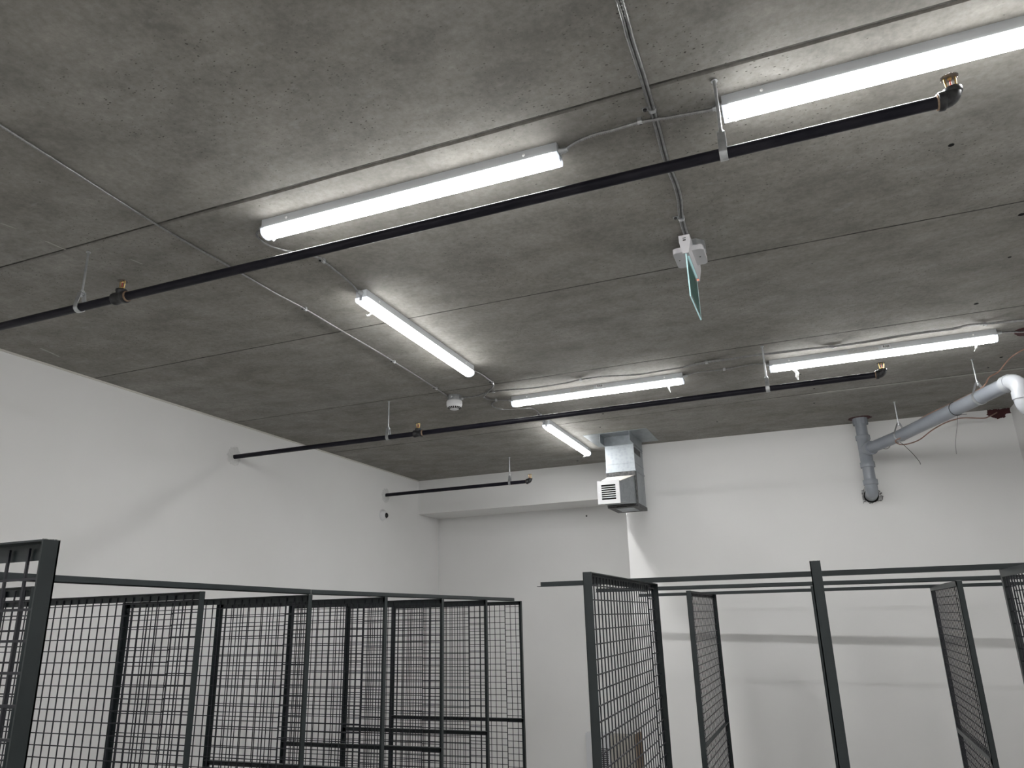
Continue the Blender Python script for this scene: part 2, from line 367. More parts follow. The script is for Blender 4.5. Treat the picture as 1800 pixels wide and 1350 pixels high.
# ------------------------------------------------------------------ sprinkler pipes
def head_bm(parent_thing, x, y, z):
    """upright brass sprinkler standing on z"""
    o = MB().lathe([(.0125, 0), (.0125, .004), (.0105, .005), (.0105, .009)], 6, Matrix.Translation((x, y, z)), False)
    for s in (-1, 1):
        p = [(x + s * .0098, y, z + .006), (x + s * .0112, y, z + .016), (x + s * .0122, y, z + .027), (x + s * .0122, y, z + .0365)]
        o.tube(p, [.0030, .0026, .0026, .0028], 8)
    o.lathe([(.005, 0), (.006, .003), (.004, .005)], 10, Matrix.Translation((x, y, z + .032)))
    h = o.build('sprinkler_head', M_BRASS, parent_thing); h['label'] = 'upright brass sprinkler head'
    m = MB(); n = 22; r1 = .0215
    ring = []
    for i in range(n * 2):
        a = 2 * PI * i / (n * 2); r = r1 if i % 2 == 0 else r1 - .0035
        ring.append((x + r * math.cos(a), y + r * math.sin(a)))
    nn = len(ring); vs = [(px, py, z + .0365) for px, py in ring] + [(px, py, z + .0380) for px, py in ring]
    m.add(vs, [tuple(range(nn - 1, -1, -1)), tuple(range(nn, 2 * nn))] + [(i, (i + 1) % nn, nn + (i + 1) % nn, nn + i) for i in range(nn)])
    m.build('deflector', M_DEFL, h, parent_thing['_o'])
    MB().lathe([(.0012, 0), (.0024, .003), (.0024, .016), (.0012, .022)], 10, Matrix.Translation((x, y, z + .009))).build('glass_bulb', M_BULB, h, parent_thing['_o'])
def sprinkler_pipe(x0, xe, y, z, tees, label):
    t = wthing('sprinkler_pipe', label, 'pipe', ((x0 + xe) / 2, y, z), 'black sprinkler pipes under the ceiling'); r = .0167
    segs = [x0] + tees + [xe]
    MB().tube([(x0, y, z), (xe - .015, y, z)], r, 28).build('pipe', M_PIPE, t)
    for x in tees:
        m = MB(); T = Matrix.Translation((x - .032, y, z)) @ Matrix.Rotation(PI / 2, 4, 'Y')
        m.lathe([(.0175, 0), (.0245, .0), (.0250, .004), (.0250, .012), (.0225, .016), (.0225, .048), (.0250, .052), (.0250, .061), (.0240, .064), (.0175, .064)], 26, T, True, False)
        m.lathe([(.019, 0), (.019, .024), (.021, .026), (.021, .034), (.0125, .034)], 24, Matrix.Translation((x, y, z)), True)
        m.build('tee_fitting', M_IRON, t)
        m = MB(); m.lathe([(.0178, 0), (.0205, .0), (.0205, .007), (.0178, .010)], 24, Matrix.Translation((x + .030, y, z)) @ Matrix.Rotation(PI / 2, 4, 'Y'), True, False); m.build('rusty_thread', M_RUST, t)
        head_bm(t, x, y, z + .034)
    # elbow at the free end, turning up
    m = MB(); rc = .022; pts = [(xe - .026, y, z)]
    for i in range(9):
        a = PI / 2 * i / 8; pts.append((xe - rc + rc * math.sin(a) + .0, y, z + rc - rc * math.cos(a)))
    pts.append((xe, y, z + .024)); rr = [.0205] * len(pts)
    m.tube(pts, rr, 26)
    m.lathe([(.0175, 0), (.0240, .0), (.0248, .004), (.0248, .013), (.021, .017)], 26, Matrix.Translation((xe - .036, y, z)) @ Matrix.Rotation(PI / 2, 4, 'Y'), True, False)
    m.lathe([(.020, .014), (.0232, .017), (.0232, .027), (.0125, .027)], 26, Matrix.Translation((xe, y, z)), True, False)
    m.build('elbow_fitting', M_IRON, t)
    MB().lathe([(.0173, 0), (.0205, .0), (.0205, .006), (.0173, .010)], 24, Matrix.Translation((xe - .040, y, z)) @ Matrix.Rotation(PI / 2, 4, 'Y'), True, False).build('rusty_thread', M_RUST, t)
    head_bm(t, xe, y, z + .027)
    return t
PZ = 3.176
sprinkler_pipe(-4.02, .476, 1.900, PZ + .005, [-2.386], 'nearest and thickest-looking black sprinkler pipe, crossing the whole view below the first lights')
sprinkler_pipe(-4.02, .457, 4.338, PZ - .006, [-2.421], 'middle black sprinkler pipe, from the left wall to below the right strip light')
sprinkler_pipe(-4.02, -2.428, 6.512, PZ + .004, [], 'shortest black sprinkler pipe, farthest back beside the soffit')
def pipe_hanger(x, y, zp, r, label, group, axis=0):
    t = wthing('pipe_hanger', label, 'pipe hanger', (x, y, zp), group)
    m = MB(); m.tube([(x, y, zp + r + .030), (x, y, CZ)], .0048, 10); m.lathe([(.010, 0), (.008, .004)], 14, Matrix.Translation((x, y, CZ - .004))); m.build('threaded_rod', M_ZINC, t)
    m = MB(); T = Matrix.Translation((x, y, zp)) @ Matrix.Rotation(axis, 4, 'Z'); w = .011
    ro, ri = r + .0035, r + .0012; top = r + .050
    out = []; inn = []
    for i in range(25):
        a = PI + PI * i / 24; out.append((ro * math.cos(a), ro * math.sin(a))); inn.append((ri * math.cos(a), ri * math.sin(a)))
    pr = [(-.009, top)] + [(-ro, .012)] + out + [(ro, .012), (.009, top), (.007, top), (ri, .012)] + inn[::-1] + [(-ri, .012), (-.007, top)]
    n = len(pr); vs = [(-w, p, q) for p, q in pr] + [(w, p, q) for p, q in pr]
    m.add(vs, [(i, (i + 1) % n, n + (i + 1) % n, n + i) for i in range(n)], False, T)
    k = n // 2   # side faces as quads between outer and inner outline
    for i in range(k - 1):
        a, b, c_, d = i, i + 1, n - 2 - i, n - 1 - i
        m.add(vs, [(d, c_, b, a), (n + a, n + b, n + c_, n + d)], False, T)
    m.box((-w, -.0085, top - .004), (w, .0085, top - .001), T); m.build('strap_loop', M_ZINC, t)
    for dz in (-.001, -.013): MB().lathe([(.0095, 0), (.0095, .008)], 6, Matrix.Translation((x, y, zp + top + dz)), False).build('hex_nut', M_ZINC, t)
    return t
G = 'threaded rod hangers of the black pipes'
pipe_hanger(-.095, 1.900, PZ + .005, .0167, 'rod hanger on the nearest black pipe, at the top right strip light', G)
pipe_hanger(-2.607, 1.900, PZ + .005, .0167, 'rod hanger on the nearest black pipe beside its brass sprinkler tee at far left', G)
pipe_hanger(-.143, 4.338, PZ - .006, .0167, 'rod hanger on the middle black pipe at the left end of the right strip light', G)
pipe_hanger(-2.657, 4.338, PZ - .006, .0167, 'rod hanger on the middle black pipe just left of its sprinkler tee', G)
pipe_hanger(-2.634, 6.512, PZ + .004, .0167, 'rod hanger on the shortest, farthest black pipe', G)
# patched plaster rings where the pipes enter the left wall
for y, lab in ((4.338, 'patched plaster ring around the middle black pipe on the left wall'), (6.512, 'patched plaster ring around the farthest black pipe on the left wall')):
    m = MB(); n = 40; vs = []; fs = []
    for k, (r, xx) in enumerate(((.018, .006), (.030, .004), (.058, .0045), (.072, .0005))):
        for i in range(n):
            a = 2 * PI * i / n; rr = r * (1 + (jit(.10) if k else 0)); vs.append((X0 + xx, y + rr * math.cos(a), PZ + rr * math.sin(a)))
    for k in range(3):
        for i in range(n): j = (i + 1) % n; fs.append((k * n + i, k * n + j, (k + 1) * n + j, (k + 1) * n + i))
    m.add(vs, fs, True); o = m.build('wall_patch', M_PUTTY, None, centred(m)); o.location = centred(m); tag(o, lab, 'wall patch', 'patched rings at the pipe ends')

# ------------------------------------------------------------------ armored cables on the ceiling
paths = {
'c1':([(-2.09,.60,3.421),(-2.13, 1.203, 3.421), (-2.146, 1.445, 3.421), (-2.17, 1.774, 3.421), (-2.177, 1.999, 3.421), (-2.174, 2.228, 3.421), (-2.176, 2.516, 3.421), (-2.167, 2.744, 3.421), (-2.172, 3.055, 3.421), (-2.174, 3.392, 3.421), (-2.18, 3.607, 3.421), (-2.19, 3.879, 3.421), (-2.207, 4.194, 3.421), (-2.215, 4.375, 3.416)],[7, 10, 12]),
'c2':([(-.262,.9,3.421),(-0.274, 1.491, 3.421), (-0.28, 1.635, 3.421), (-0.282, 1.789, 3.421), (-0.287, 1.946, 3.421), (-0.29, 2.035, 3.421), (-0.299, 2.231, 3.421), (-0.296, 2.38, 3.421), (-0.301, 2.496, 3.421), (-0.319, 2.642, 3.421), (-0.325, 2.85, 3.421)],[4, 9]),
'c3':([(-0.599, 2.023, 3.414), (-0.551, 2.001, 3.417), (-0.49, 1.987, 3.417), (-0.419, 1.986, 3.416), (-0.335, 1.984, 3.417), (-0.236, 1.999, 3.417), (-0.112, 2.010, 3.413)],[4]),
'c4':([(-1.825, 2.025, 3.414), (-1.875, 2.050, 3.416), (-1.895, 2.097, 3.418), (-1.89, 2.157, 3.417), (-1.843, 2.233, 3.417), (-1.782, 2.313, 3.419), (-1.783, 2.357, 3.421), (-1.784, 2.428, 3.418), (-1.8, 2.592, 3.418), (-1.815, 2.665, 3.414)],[6]),
'c5':([(-1.822, 3.93, 3.414), (-1.813, 4.045, 3.419), (-1.813, 4.143, 3.418), (-1.821, 4.246, 3.421), (-1.845, 4.308, 3.418), (-1.906, 4.382, 3.416), (-1.973, 4.449, 3.407), (-2.0, 4.51, 3.415), (-1.997, 4.589, 3.421), (-1.96, 4.626, 3.421), (-1.872, 4.645, 3.414)],[3, 9]),
'c6':([(-1.955, 4.640, 3.421), (-2.006, 4.672, 3.418), (-2.035, 4.732, 3.416), (-2.017, 4.831, 3.414), (-1.938, 4.88, 3.414), (-1.822, 4.903, 3.414), (-1.794, 4.961, 3.416), (-1.817, 5.156, 3.421), (-1.842, 5.32, 3.414)],[7]),
'c7':([(-2.157, 4.455, 3.416), (-2.026, 4.441, 3.411), (-1.965, 4.43, 3.418), (-1.893, 4.43, 3.421), (-1.769, 4.408, 3.409), (-1.596, 4.406, 3.398), (-1.403, 4.426, 3.406), (-1.282, 4.445, 3.421), (-1.105, 4.396, 3.403), (-0.904, 4.413, 3.391), (-0.726, 4.42, 3.396), (-0.614, 4.446, 3.405), (-0.48, 4.463, 3.421), (-0.325, 4.415, 3.404), (-0.214, 4.388, 3.396), (-0.074, 4.396, 3.395), (0.068, 4.432, 3.403), (0.237, 4.511, 3.421), (0.406, 4.451, 3.402), (0.633, 4.4, 3.392), (0.826, 4.443, 3.402), (0.92, 4.448, 3.411), (1.013, 4.493, 3.421), (1.107, 4.488, 3.414), (1.54, 4.57, 3.421)],[3, 7, 12, 17, 22]),
'c8':([(-0.640, 4.648, 3.414), (-0.542, 4.622, 3.416), (-0.397, 4.652, 3.421), (-0.231, 4.614, 3.416), (-0.140, 4.640, 3.414)],[2]),
'c9':([(1.105, 4.660, 3.414), (1.177, 4.690, 3.418), (1.235, 4.713, 3.416), (1.36, 4.73, 3.412)],[]),
}
names = {'c1': ('thin silver armored cable running straight from far left to the smoke detector', .0042),
 'c2': ('pair of silver armored cables from the top edge to the exit sign box', .0048),
 'c3': ('short beaded armored cable joining the two nearest strip lights', .0052),
 'c4': ('armored cable looping from the nearest strip light behind the nearest black pipe', .0045),
 'c5': ('curling armored cable between the diagonal strip light and the strip light right of it', .0045),
 'c6': ('looped armored cable ending at the farthest strip light', .0045),
 'c7': ('long sagging armored cable from the smoke detector to the right edge', .0050),
 'c8': ('armored cable with one clip joining the two rear strip lights', .0042),
 'c9': ('short beaded armored cable leaving the right end of the rear right strip light', .0050)}
def corrugated(pts, r, mb, pitch=.0066):
    P = spline(pts, pitch / 2); mb.tube(P, [r * (1.18 if i % 2 else .74) for i in range(len(P))], 8)
for k, (pts, clips) in paths.items():
    lab, r = names[k]; p0 = pts[len(pts) // 2]
    t = wthing('armored_cable', lab, 'cable', p0, 'armored cables on the ceiling')
    offs = [0] if k not in ('c2', 'c7') else ([-.0055, .0055] if k == 'c2' else [0])
    for of in offs:
        m = MB(); corrugated([(x + of, y, z) for x, y, z in pts], r, m); m.build('cable', M_ARMOR, t)
    if k == 'c7':   # second strand lies against it on the right-hand half
        m = MB(); corrugated([(x, y - .011, z + .001) for x, y, z in pts[11:]], r * .9, m); m.build('cable', M_ARMOR, t)
    for ci in clips:
        a, b = Vector(pts[max(ci - 1, 0)]), Vector(pts[min(ci + 1, len(pts) - 1)]); d = (b - a).normalized(); ang = math.atan2(d.y, d.x)
        T = Matrix.Translation((pts[ci][0], pts[ci][1], CZ)) @ Matrix.Rotation(ang, 4, 'Z'); rw = r + (.0075 if k == 'c2' else .0025)
        m = MB(); rad = [(-rw, 0), (-rw, -.011)] + [(rw * math.cos(PI + PI * i / 8), -.010 + (r + .004) * math.sin(PI + PI * i / 8)) for i in range(9)] + [(rw, -.011), (rw, 0)]
        m.prism(rad, 'x', -.007, .007, T); m.box((-.008, rw, -.002), (.008, rw + .018, 0), T)
        cl = m.build('strap_clip', M_ZINC, t)
        MB().lathe([(.0055, -.007), (.0065, -.002), (.0065, 0)], 8, T @ Matrix.Translation((0, rw + .010, 0))).build('clip_screw', M_IRON, cl, t['_o'])
# junction box at the right end of c9, with red sealant round it
t = wthing('junction_box', 'silver ceiling junction box at the right edge beside red firestop smear', 'junction box', (1.37, 4.76, CZ - .04))
MB().box((1.30, 4.70, CZ - .04), (1.42, 4.82, CZ - .003)).build('box_body', M_ZINC, t)
MB().box((1.295, 4.695, CZ - .043), (1.425, 4.825, CZ - .04)).build('cover_plate', M_ZINC, t)

# ------------------------------------------------------------------ smoke detector
sx_, sy_ = -2.188, 4.425
t = wthing('smoke_detector', 'round white smoke detector on a metal ceiling box beside the diagonal strip light', 'smoke detector', (sx_, sy_, CZ - .1))
m = MB(); m.lathe([(.050, -.040), (.050, 0)], 8, Matrix.Translation((sx_, sy_, CZ)) @ Matrix.Rotation(PI / 8, 4, 'Z'), False)
for a in (.45, PI - .4, PI / 2, -PI / 2): m.lathe([(.011, 0), (.011, .012), (.008, .014)], 8, Matrix.Translation((sx_, sy_, CZ - .02)) @ Matrix.Rotation(a, 4, 'Z') @ Matrix.Translation((.048, 0, 0)) @ Matrix.Rotation(PI / 2, 4, 'Y'))
m.build('ceiling_box', M_ZINC, t)
T = Matrix.Translation((sx_, sy_, CZ - .040))
MB().lathe([(.030, 0), (.052, 0), (.054, -.003), (.0545, -.012), (.053, -.016), (.0545, -.018), (.0535, -.030), (.0490, -.0425), (.030, -.0575), (0, -.0585)], 40, T).build('detector_body', M_WHITE, t)
m = MB()
for i in range(20):
    a = 2 * PI * i / 20; A = T @ Matrix.Rotation(a, 4, 'Z')
    m.hexa([(.0320, -.0032, -.0570), (.0470, -.0046, -.0452), (.0470, .0046, -.0452), (.0320, .0032, -.0570), (.0320, -.0032, -.0550), (.0455, -.0046, -.0432), (.0455, .0046, -.0432), (.0320, .0032, -.0550)], A)
m.build('sensing_slots', M_DARK, t)
MB().lathe([(.0015, 0), (.002, .001), (0, .0015)], 8, T @ Matrix.Translation((.052, -.012, -.024)) @ Matrix.Rotation(PI / 2, 4, 'Y')).build('indicator', M_BULB, t)

# ------------------------------------------------------------------ exit sign seen edge-on
t = wthing('exit_sign', 'white edge-lit exit sign seen edge-on, greenish clear panel hanging from the ceiling', 'exit sign', (-.33, 2.9, 3.15))
MB().lathe([(.054, -.040), (.054, 0)], 8, Matrix.Translation((-.315, 2.895, CZ)) @ Matrix.Rotation(PI / 8, 4, 'Z'), False).build('ceiling_box', M_ZINC, t)
def rrect(x0, y0, x1, y1, r, n=6):
    out = []
    for cx, cy, a0 in ((x1 - r, y1 - r, 0), (x0 + r, y1 - r, PI / 2), (x0 + r, y0 + r, PI), (x1 - r, y0 + r, 3 * PI / 2)):
        for i in range(n + 1): a = a0 + PI / 2 * i / n; out.append((cx + r * math.cos(a), cy + r * math.sin(a)))
    return out
m = MB(); m.prism(rrect(-.392, 2.822, -.268, 2.972, .018), 'z', CZ - .062, CZ - .040); cp = m.build('canopy', M_EXIT, t)
for x in (-.375, -.290): MB().lathe([(.003, -.0008), (.003, .001)], 8, Matrix.Translation((x, 2.895, CZ - .0625))).build('mounting_screw', M_IRON, cp, t['_o'])
m = MB(); xc = -.332; prof = [(-.022, 0), (-.022, -.030), (-.012, -.080), (.012, -.080), (.022, -.030), (.022, 0)]
m.prism([(xc + a, CZ + .0 - .015 + b) for a, b in prof], 'y', 2.768, 3.065); hs = m.build('housing', M_EXIT, t)
MB().box((xc - .006, 2.7672, CZ - .030), (xc + .006, 2.7685, CZ - .027)).build('slot', M_DARK, hs, t['_o']); MB().box((xc - .006, 2.7672, CZ - .040), (xc + .006, 2.7685, CZ - .035)).build('slot', M_DARK, hs, t['_o'])
m = MB(); m.box((xc + .003, 2.80, CZ - .0975), (xc + .009, 3.02, CZ - .095)); m.build('light_strip', M_EDGE, hs, t['_o'])
MB().lathe([(.0035, -.002), (.0035, .001)], 10, Matrix.Translation((xc + .007, 3.045, CZ - .096))).build('red_indicator', M_RED, hs, t['_o'])
ztop, zbot = CZ - .094, 3.150
MB().box((xc - .002, 2.775, zbot), (xc + .002, 3.050, ztop)).build('acrylic_panel', M_GLASS, t)['label'] = 'clear acrylic panel with pale glowing edges'
m = MB(); m.box((xc - .0024, 2.7735, zbot), (xc + .0024, 2.7755, ztop)); m.box((xc - .0024, 2.7735, zbot - .0015), (xc + .0024, 3.0515, zbot + .0006)); m.box((xc - .0024, 3.0495, zbot), (xc + .0024, 3.0515, ztop)); m.build('panel_edge', M_EDGE, t)
for s in (1, -1):
    x = xc + s * .0023
    for y0_, y1_ in ((2.80, 2.955), (2.962, 3.035)): MB().box((x - .0002, y0_, zbot + .018), (x + .0002, y1_, ztop - .014)).build('green_print', M_GREEN, t)

# ------------------------------------------------------------------ dome camera on left wall
t = wthing('dome_camera', 'small white dome camera with black eye on the left wall', 'security camera', (X0, 6.462, 2.97))
T = Matrix.Translation((X0, 6.462, 2.972)) @ Matrix.Rotation(PI / 2, 4, 'Y')
MB().lathe([(.056, 0), (.056, .006), (.050, .022), (.040, .034), (.026, .040), (0, .041)], 36, T).build('camera_base', M_WHITE, t)
MB().lathe([(.030, .0), (.029, .010), (.024, .020), (.014, .028), (0, .031)], 28, T @ Matrix.Translation((.004, .012, .026)) @ Matrix.Rotation(.25, 4, 'X')).build('camera_eye', mat('black_glass', (.006, .006, .008), .06), t)

# ------------------------------------------------------------------ duct with register
DX0, DX1, DY0, DY1, DB = -1.590, -1.340, 6.140, 6.480, 2.815
t = wthing('ventilation_duct', 'galvanized duct dropping from the ceiling to a white air register at the wall corner', 'duct', (-1.465, 6.3, DB))
m = MB(); m.box((-1.736, 5.985, CZ - .003), (-1.186, 6.485, CZ)); m.build('ceiling_plate', M_GALV, t)
m = MB(); m.box((DX0, DY0, DB + .01), (DX1, DY1, CZ - .003)); m.build('duct_body', M_GALV, t)
MB().box((DX0 - .003, 6.0, CZ - .078), (DX0, DY1, CZ - .003)).build('mounting_flange', M_GALV, t); MB().box((DX1, 6.0, CZ - .078), (DX1 + .003, DY1, CZ - .003)).build('mounting_flange', M_GALV, t)
MB().box((DX0 - .002, DY0 - .004, CZ - .088), (DX1 + .002, DY1, CZ - .003)).build('collar', M_GALV_SHADE, t)['label'] = 'grey collar under the ceiling, shade put into its colour'
for z, hgt, th in ((CZ - .088, .004, .006), (CZ - .108, .003, .004), (CZ - .245, .003, .003), (3.115, .016, .005)):
    MB().box((DX0 - th, DY0 - th, z), (DX1 + th, DY1 + .001, z + hgt)).build('joint_band', M_GALV, t)
for a_, b_ in (((DX0 - .0015, DY0 - .0025, 3.078), (DX1 + .0015, DY0 - .0005, 3.118)), ((DX1 - .030, DY0 - .007, DB + .02), (DX1 + .0035, DY0 + .024, 3.11)), ((DX1 + .0005, DY0, CZ - .16), (DX1 + .0025, DY0 + .24, CZ - .112))):
    MB().box(a_, b_).build('sealant_smear', M_SEAL, t)
m = MB(); e = .006; m.box((DX0 - e, DY0 - e, DB), (DX1 + e, DY1 + e, DB + .028)); m.box((DX0, DY0 - e - .03, DB + .010), (DX1 - .02, DY0 - e, DB + .040)); cb = m.build('bottom_cap', M_SEAL, t)
MB().box((DX0 + .05, DY0 + .06, DB - .0015), (DX1 - .05, DY1 - .06, DB + .001)).build('cap_patch', M_GALV, cb, t['_o'])
GX0, GX1, GZ0, GZ1, GY = -1.573, -1.392, 2.798, 2.982, 5.762
m = MB(); A = [(GX0 + .012, GY, GZ0 + .012), (GX1 - .004, GY, GZ0 + .012), (DX1 - .006, DY0, 2.838), (DX0 + .006, DY0, 2.838)]; B_ = [(GX0 + .012, GY, GZ1 - .010), (GX1 - .004, GY, GZ1 - .010), (DX1 - .006, DY0, 3.078), (DX0 + .006, DY0, 3.078)]
vs = A + B_; m.add(vs, [(3, 2, 1, 0), (1, 2, 6, 5), (3, 0, 4, 7)]); m.build('transition_sides', M_GALV, t)
m = MB(); m.add([(p[0], p[1], p[2] + .001) for p in B_] + [(p[0], p[1], p[2] - .003) for p in B_], [(0, 1, 2, 3), (7, 6, 5, 4), (0, 4, 5, 1), (1, 5, 6, 2), (2, 6, 7, 3), (3, 7, 4, 0)]); m.build('transition_top', M_CREAM_LIT, t)['label'] = 'cream sloping top of the transition, lamp light put into its colour'
# register: frame, louvre blades, dark throat
m = MB(); fw = .032
m.box((GX0, GY - .010, GZ0), (GX0 + fw, GY, GZ1)); m.box((GX1 - fw, GY - .010, GZ0), (GX1, GY, GZ1)); m.box((GX0 + fw, GY - .010, GZ0), (GX1 - fw, GY, GZ0 + fw)); m.box((GX0 + fw, GY - .010, GZ1 - fw), (GX1 - fw, GY, GZ1))
rg = m.build('register_frame', M_WHITE, t)
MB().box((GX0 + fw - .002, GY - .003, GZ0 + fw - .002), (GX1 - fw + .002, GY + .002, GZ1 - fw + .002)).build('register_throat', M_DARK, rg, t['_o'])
zz0, zz1 = GZ0 + fw, GZ1 - fw
for i in range(1, 7):
    z = zz0 + (zz1 - zz0) * i / 7 
    m = MB(); m.hexa([(GX0 + fw, GY - .010, z - .0034), (GX1 - fw, GY - .010, z - .0034), (GX1 - fw, GY - .0035, z - .001), (GX0 + fw, GY - .0035, z - .001), (GX0 + fw, GY - .0095, z + .0026), (GX1 - fw, GY - .0095, z + .0026), (GX1 - fw, GY - .0035, z + .002), (GX0 + fw, GY - .0035, z + .002)])
    m.build('louvre_blade', M_WHITE, rg, t['_o'])
for x in (GX0 + .014, GX1 - .014): MB().lathe([(.004, 0), (.003, .001)], 8, Matrix.Translation((x, GY - .010, (GZ0 + GZ1) / 2)) @ Matrix.Rotation(PI / 2, 4, 'X')).build('register_screw', M_SCREW, rg, t['_o'])

# ------------------------------------------------------------------ grey drain pipe
vx, vy = .455, 6.490; pr = .0435
dA = Vector((.679, 6.063, 3.170)); dB = Vector((1.054, 5.188, 3.182)); dd = (dB - dA).normalized()
t = wthing('drain_pipe', 'grey plastic drain pipe, short upright on the wall and long branch to upper right', 'drain pipe', (vx, vy, 2.83))
m = MB(); m.tube([(vx, vy, 2.86), (vx, vy, CZ)], pr, 32); m.build('vertical_pipe', M_PVC, t)
J = Vector((vx + .0, vy, 3.165)); end = dA + dd * 1.235
m = MB(); m.tube([tuple(J), tuple(J + (dA - J) * .5), tuple(dA), tuple(end)], pr, 32); m.build('branch_pipe', M_PVC, t)
m = MB(); T = Matrix.Translation((vx, vy, 0))
m.lathe([(pr, CZ - .052), (pr + .013, CZ - .056), (pr + .014, CZ - .050), (pr + .014, CZ - .001)], 12, T, False, False)
m.build('top_coupling', M_PVCF, t)
m = MB(); m.lathe([(pr, 3.025), (pr + .0100, 3.025), (pr + .0110, 3.03), (pr + .0110, 3.065), (pr + .004, 3.072), (pr + .004, 3.245), (pr + .0110, 3.25), (pr + .0110, 3.283), (pr + .006, 3.287), (pr, 3.287)], 32, T, True, False)
m.tube([tuple(J), tuple(J + (dA - J).normalized() * .078)], pr + .0045, 32); m.tube([tuple(J + (dA - J).normalized() * .060), tuple(J + (dA - J).normalized() * .098)], pr + .0115, 32)
m.build('tee_fitting', M_PVCF, t)
m = MB(); m.lathe([(pr, 2.885), (pr + .0100, 2.885), (pr + .0110, 2.89), (pr + .0110, 2.925), (pr, 2.93)], 32, T, True, False)
q = [(vx, vy, 2.905)] + [(vx, vy + .06 - .06 * math.cos(PI / 2 * i / 8), 2.885 - .06 * math.sin(PI / 2 * i / 8)) for i in range(9)] + [(vx, vy + .20, 2.825)]
m.tube(q, pr + .0035, 32); m.build('lower_elbow', M_PVCF, t)
# upper elbow: turns down, then a second one into the right wall
E1 = end; hz = Vector((dd.x, dd.y, 0)).normalized(); rc = .075
q = [E1 - dd * .01]
for i in range(11):
    a = PI / 2 * i / 10; q.append(E1 + hz * rc * math.sin(a) + Vector((0, 0, -rc * (1 - math.cos(a)))))
low = q[-1] + Vector((0, 0, -.050)); q.append(low)
m = MB(); m.tube([tuple(p) for p in q], pr + .004, 32)
m.tube([tuple(E1 - dd * .035), tuple(E1 + dd * .006)], pr + .0085, 32); m.tube([tuple(q[-2] + Vector((0, 0, .002))), tuple(low + Vector((0, 0, .006)))], pr + .0085, 32); m.build('upper_elbow', M_PVCW, t)['label'] = 'pale grey elbow turning down'
m = MB(); q2 = [low + Vector((0, 0, .004))]
for i in range(11):
    a = PI / 2 * i / 10; q2.append(low + Vector((rc * (1 - math.cos(a)), 0, -rc * math.sin(a))))
q2.append(Vector((X1 + .01, q2[-1].y, q2[-1].z))); m.tube([tuple(p) for p in q2], pr + .0035, 32); m.build('wall_elbow', M_PVCW, t)
ang = math.atan2(dd.y, dd.x)
pipe_hanger(.679, 6.063, 3.170, pr, 'rod hanger on the grey drain branch, lower one next to the tee', 'hangers of the grey drain branch', ang)
pipe_hanger(1.056, 5.186, 3.182, pr, 'rod hanger on the grey drain branch, upper one near the pale elbow', 'hangers of the grey drain branch', ang)
def cable_tie(sd, label, tail):
    c0 = dA + dd * sd; t = wthing('cable_tie', label, 'cable tie', tuple(c0), 'black ties around the drain branch')
    u = Vector((-dd.y, dd.x, 0)).normalized(); v_ = dd.cross(u)
    m = MB(); m.tube([tuple(c0 + (u * math.cos(2 * PI * i / 32) + v_ * math.sin(2 * PI * i / 32)) * (pr + .002)) for i in range(33)], .0022, 6); m.build('tie_band', M_TIE, t)
    for pts, r, mt in tail: MB().tube(spline(pts, .01), r, 6).build('loose_wire', mt, t)
p1 = dA + dd * .70
cable_tie(.70, 'black tie around the drain branch near its middle, thin loose wire hanging down', [([tuple(p1 + Vector((.0, -.01, -.046))), tuple(p1 + Vector((-.015, 0, -.12))), tuple(p1 + Vector((-.040, .02, -.22))), tuple(p1 + Vector((-.045, .03, -.29)))], .0012, M_SEAL),
    ([tuple(p1 + Vector((-.01, -.02, -.045))), tuple(p1 + Vector((.05, -.03, -.050)))], .0012, M_TIE), ([tuple(p1 + Vector((-.02, .0, .048))), tuple(p1 + Vector((-.09, .04, .070)))], .0010, M_TIE)])
p2 = dA + dd * -.24
cable_tie(-.24, 'black tie around the drain branch beside the tee', [])
# dark loose wire below the lower hanger
m = MB(); m.tube(spline([(.672, 6.09, 3.125), (.70, 6.12, 3.10), (.75, 6.16, 3.04), (.785, 6.19, 2.985), (.79, 6.20, 2.965)], .01), .0020, 6); o = m.build('loose_wire', M_TIE, None, (.72, 6.13, 3.04)); o.location = (.72, 6.13, 3.04); tag(o, 'short black wire dangling under the lower drain hanger', 'wire')
# brown wire: from the firestop hole along the wall, along the branch, up to the ceiling at the right edge
m = MB(); q = [(1.447, 6.672, 3.397), (1.375, 6.60, 3.357), (1.321, 6.55, 3.338), (1.188, 6.52, 3.35), (1.12, 6.50, 3.339), (1.039, 6.45, 3.309), (.936, 6.40, 3.252), (.825, 6.30, 3.169), (.721, 6.20, 3.126), (.664, 6.12, 3.118), (.640, 6.07, 3.135), (.690, 5.98, 3.150),
     (.80, 5.83, 3.228), (.95, 5.47, 3.232), (1.062, 5.205, 3.236), (1.100, 5.184, 3.262), (1.135, 5.221, 3.31), (1.201, 5.263, 3.35), (1.232, 5.213, 3.38), (1.257, 5.145, 3.40), (1.305, 5.042, 3.41), (1.42, 4.84, 3.42)]
m.tube(spline(q, .012), .0044, 8); o = m.build('control_wire', M_COPPER, None, (.9, 6.3, 3.2)); o.location = (.9, 6.3, 3.2); tag(o, 'thin brown wire from the red wall patch along the drain pipe to the ceiling', 'wire')
